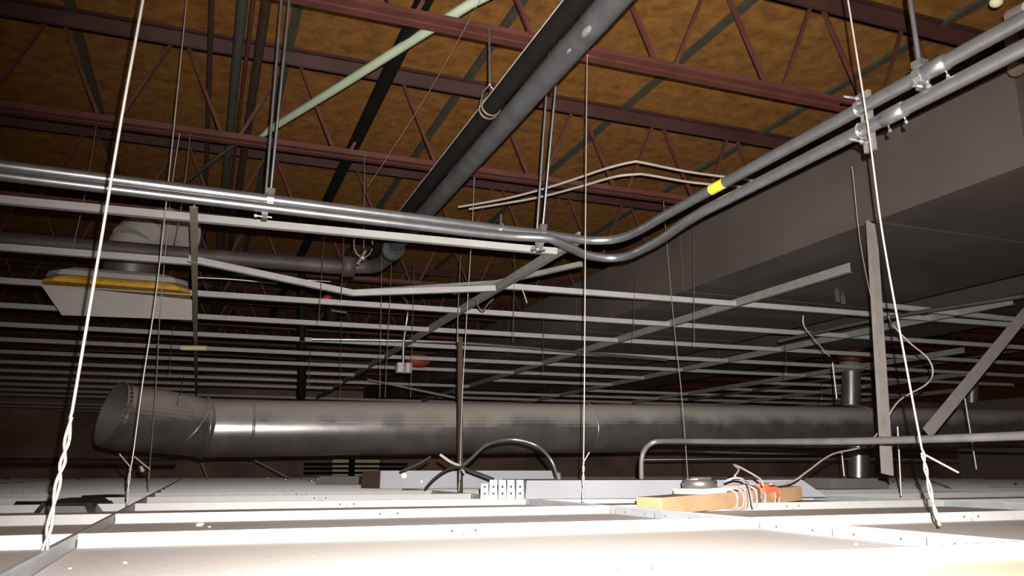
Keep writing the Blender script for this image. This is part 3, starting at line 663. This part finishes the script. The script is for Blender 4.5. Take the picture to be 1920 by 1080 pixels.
ubox(M('troffer2'), F0, F1, ZG, ZG+.052, .25, .0, .02).build('light_housing', label='small grey box at the foot of the hanging strut', cat='lamp housing')
F0, F1 = az(590, 909, GT), az(672, 909, GT)
ubox(M('troffer2'), F0, F1, ZG, ZG+.055, .4, .03, .0).build('light_housing', label='low far grey box left of the brown ended lamp housing', cat='lamp housing')
# small bright clips standing among far tiles
sp = [(12,900),(92,899),(146,901),(500,898),(534,900),(583,903),(594,899),(1590,900),(1676,907),(1692,904),(1905,911),(1730,900)]
for i, (x, y) in enumerate(sp):
    P = az(x, y+2, ZT-ZC+.001); k = (P-EYE).length*.0011
    M('zinc').tube([P+V((-2*k,0,k)), P+V((0,0,3*k)), P+V((2*k,0,k))], k, 6).build('bright_clip', label='small glinting metal clip low on the far tiles, %s from the left' % nth(sorted(sp).index((x, y))), cat='clip', group='glinting clips on the far tiles')
# wooden block wound with cord
A, B = az(1243, 966, ZT-ZC+.001), az(1505, 938, GT+.0005)
d = (B-A).normalized(); sd = V((d.y, -d.x, 0)); hgt = .044; wd = .085
root = empty('wooden_block', (A+B)/2, 'short wooden stud wound with cord, resting on the right runner', 'wood block')
c = M('wood'); c.prof(A-sd*wd*.0, B, [(-.0,0),(-wd,0),(-wd,hgt),(-.0,hgt)]); c.build('stud', root)
c0 = A.lerp(B, .5)
def loop(t, tilt, mt, rw=.0032, grow=.006):
    cc = A.lerp(B, t); pts = []
    hw = wd/2+grow; cen_ = cc-sd*(-0)+V((0,0,hgt/2))
    side = d.cross(V((0,0,1))).normalized()
    cen_ = cc + side*(-wd/2) + V((0,0,hgt/2))
    for i in range(20):
        a = 2*PI*i/20; ca, sa = math.cos(a), math.sin(a); k = (abs(ca)**5+abs(sa)**5)**(-1/5)
        pts.append(cen_+side*(ca*k*hw)+V((0,0,sa*k*(hgt/2+grow)))+d*(tilt*ca))
    M(mt).tube(pts, rw, 7, closed=True).build('cord_turn', root)
for i, (t, tl, mt) in enumerate(((.46,.010,'cord'),(.49,.016,'cord'),(.535,-.012,'cord'),(.555,.020,'cord'),(.57,-.014,'cord'),(.585,.012,'cord'),(.60,-.018,'cord'),(.612,.018,'cord'),(.628,-.004,'cordk'),(.66,.014,'cord'),(.69,-.012,'cord'),(.715,.022,'cord'),(.73,.030,'cordk'),(.76,.02,'cord'))):
    loop(t, tl, mt, .0034, .005+.0035*(i % 3))
P = A.lerp(B, .70)+V((0,.0,hgt+.004)); 
M('orange').bar(P-d*.03, P+d*.03, .032, .026).build('orange_plug', root, label='orange plug')
M('orange').bar(P+d*.032-V((0,0,.02)), P+d*.052-V((0,0,.012)), .03, .03).build('orange_plug', root, label='orange socket end')
M('cord').tube(smooth([ad(1378,892,2.15), ad(1385,880,2.2), ad(1376,871,2.25), ad(1395,880,2.2), ad(1425,898,2.12), ad(1430,910,2.1)], 6), .0028, 7).build('loose_cord_loop', root)
M('cord').tube(smooth([ad(1360,902,2.2), ad(1378,896,2.2), ad(1395,900,2.2), ad(1405,915,2.12), ad(1412,950,2.05)], 6), .003, 7).build('loose_cord', root)
# white plate and round can
P = A.lerp(B, .33); P = V((P.x, P.y, P.z+hgt+.0002)) + V((-sd.x*.0, 0, 0)) + d.cross(V((0,0,1)))*(-.05)
root = empty('round_fitting', P, 'round metal can on a white square plate, resting on the wooden stud', 'fitting')
c = M('platew'); c.prof(P-d*.056, P+d*.06, [(-.05,0),(.05,0),(.05,.014),(-.05,.014)]); c.build('white_plate', root)
c = M('galv'); c.tube([P+V((0,0,.0145)), P+V((0,0,.016)), P+V((0,0,.034)), P+V((0,0,.036))], [.046,.05,.05,.046], 24); c.build('metal_can', root)
c = M('zinc'); c.box(P+V((-.018,-.02,.0365)), P+V((.022,.015,.044))); c.tube([P+V((-.04,0,.037)), P+V((.04,.0,.041))], .004, 8); c.build('can_bracket', root)
# cables
def cable(pts, r, mt, lab, name='cable', n=6): return M(mt).tube(smooth([ad(*p) for p in pts], n), r, 8).build(name, label=lab, cat='cable')
pts = smooth([ad(864,876,3.3), ad(885,858,3.25), ad(915,833,3.2), ad(960,824,3.15), ad(1005,835,3.15), ad(1033,862,3.1), ad(1045,893,3.1)], 16)
M('emt').tube(pts, [.0058 if i % 2 else .0070 for i in range(len(pts))], 10).build('flexible_conduit', label='ribbed flexible metal conduit arching up into the lamp housing', cat='conduit')
M('zinc').tube([ad(1046,886,3.1), ad(1049,899,3.1)], .011, 10).build('conduit_connector', label='shiny connector at the foot of flexible conduit arc', cat='fitting')
cable([(797,917,3.4),(815,897,3.35),(840,880,3.3),(862,876,3.25),(890,885,3.2),(925,898,3.15)], .0055, 'cordk', 'black cable hump crossing at foot of the brown post')
cable([(825,852,3.3),(845,866,3.3),(862,874,3.28),(870,886,3.3)], .006, 'tape', 'short grey cable end crossing the foot of the flexible arc')
cable([(750,884,3.6),(780,872,3.6),(808,856,3.6)], .005, 'main', 'thin dark cable rising beneath the round duct')
cable([(1445,908,2.2),(1485,903,2.3),(1515,883,2.4),(1560,852,2.6),(1620,836,2.75),(1655,800,2.85),(1685,752,2.9),(1735,722,2.95),(1749,700,2.9),(1740,672,2.9),(1705,642,2.95),(1675,610,3.0),(1666,592,3.0)], .003, 'cord', 'long grey cable looping up past the hanging strut')
cable([(1506,592,3.6),(1508,612,3.6),(1530,640,3.7),(1555,668,3.8)], .003, 'cord', 'thin cable hanging left of the riser under duct')
cable([(978,540,3.2),(983,552,3.2),(988,568,3.2)], .002, 'cord', 'tiny brown wire end dangling at the runner')
cable([(925,560,3.4),(915,570,3.4),(906,582,3.4),(897,575,3.4),(893,560,3.4)], .003, 'main', 'small cable loop below the conduit-bend runner')
for (x0, y0, x1, y1, lab) in ((478,863,545,898,'straight stray rod leaning down among tiles left of centre'), (378,868,389,898,'small curved wire tail under the duct elbow')):
    M('wire').tube([ad(x0, y0, 8), ad(x1, y1, 8)], .0065, 8).build('stray_rod', label=lab, cat='rod')
M('wire').tube([ad(252,856,2.9), ad(281,880,2.9)], .003, 8).build('stray_rod', label='short tie wire tail beside the second left wire', cat='rod')
M('wire').tube([ad(265,873,3.6), ad(268,884,3.6)], .012, 8).build('small_cap', label='small round grey cap between the left wires', cat='fitting')
# pale yellow lit panel far under the duct
root = empty('far_opening', (2.0, 12.0, 0), 'pale yellow far opening under the round duct', 'panel')
P0, P1 = ay(622, 895, 12), ay(712, 862, 12)
c = M('cream'); c.box((P0.x, 12.0, P0.z), (P1.x, 12.03, P1.z)); c.build('panel_sheet', root)
for t in (.25, .5, .75):
    z = P0.z+(P1.z-P0.z)*t; c = M('black'); c.box((P0.x-.4, 11.93, z-.016), (P1.x+.4, 11.99, z+.016)); c.build('dark_bar', root)
c = M('black'); xm = (P0.x*.62+P1.x*.38); c.box((xm-.04, 11.86, 0), (xm+.04, 11.92, P1.z)); c.build('dark_upright', root)
# dark tray on the left tiles
F0, F1 = az(62, 962, ZT-ZC), az(180, 961, ZT-ZC)
root = empty('dark_fixture', (F0+F1)/2, 'dark glossy upturned tray lying on the tiles at far left', 'fixture')
ubox(M('trayd'), F0, F1, ZT, ZT+.026, .22, .012, .02, .02).build('body', root)
u_ = (F1-F0).normalized(); v_ = V((-u_.y, u_.x, 0))
ubox(M('troffer2'), F0+u_*.02-v_*.008, F1-u_*.02-v_*.008, ZT+.0003, ZT+.018, .006, .01, .01, .001).build('rim', root, label='pale rim')
ubox(M('gloss'), F0+u_*.03+v_*.06, F1-u_*.02+v_*.06, ZT+.0265, ZT+.036, .12, .01, .01, .01).build('dark_lid', root)
F0, F1 = az(24, 948, ZT-ZC), az(62, 949, ZT-ZC)
ubox(M('gloss'), F0, F1, ZT, ZT+.014, .12).build('dark_offcut', label='small dark flat offcut left of the dark tray', cat='offcut')
F0, F1 = az(150, 938, ZT-ZC), az(191, 938, ZT-ZC)
ubox(M('gloss'), F0, F1, ZT, ZT+.018, .2).build('dark_offcut', label='small dark flat offcut behind and right of the dark tray', cat='offcut')
# crumbs on the tiles
cr = [(375,984),(393,986),(235,1052),(132,1062),(590,1040),(1208,838+190),(1148,1033),(560,1010),(1245,993),(1605,1018),(1735,1010),(430,1075-8),(900,1050)]
for i, (x, y) in enumerate(cr):
    P = az(x, y, ZT-ZC+.003); s_ = .007 if i == 0 else random.uniform(.0012, .0026)
    M('crumb').ball(V((P.x, P.y, ZT+s_*.5)), s_, 7, (1.3,1,.6), .18).build('debris_crumb', label='pale crumb of debris on the near tiles, %s from the left' % nth(sorted(cr).index((x, y))), cat='debris', group='crumbs of debris on the tiles')
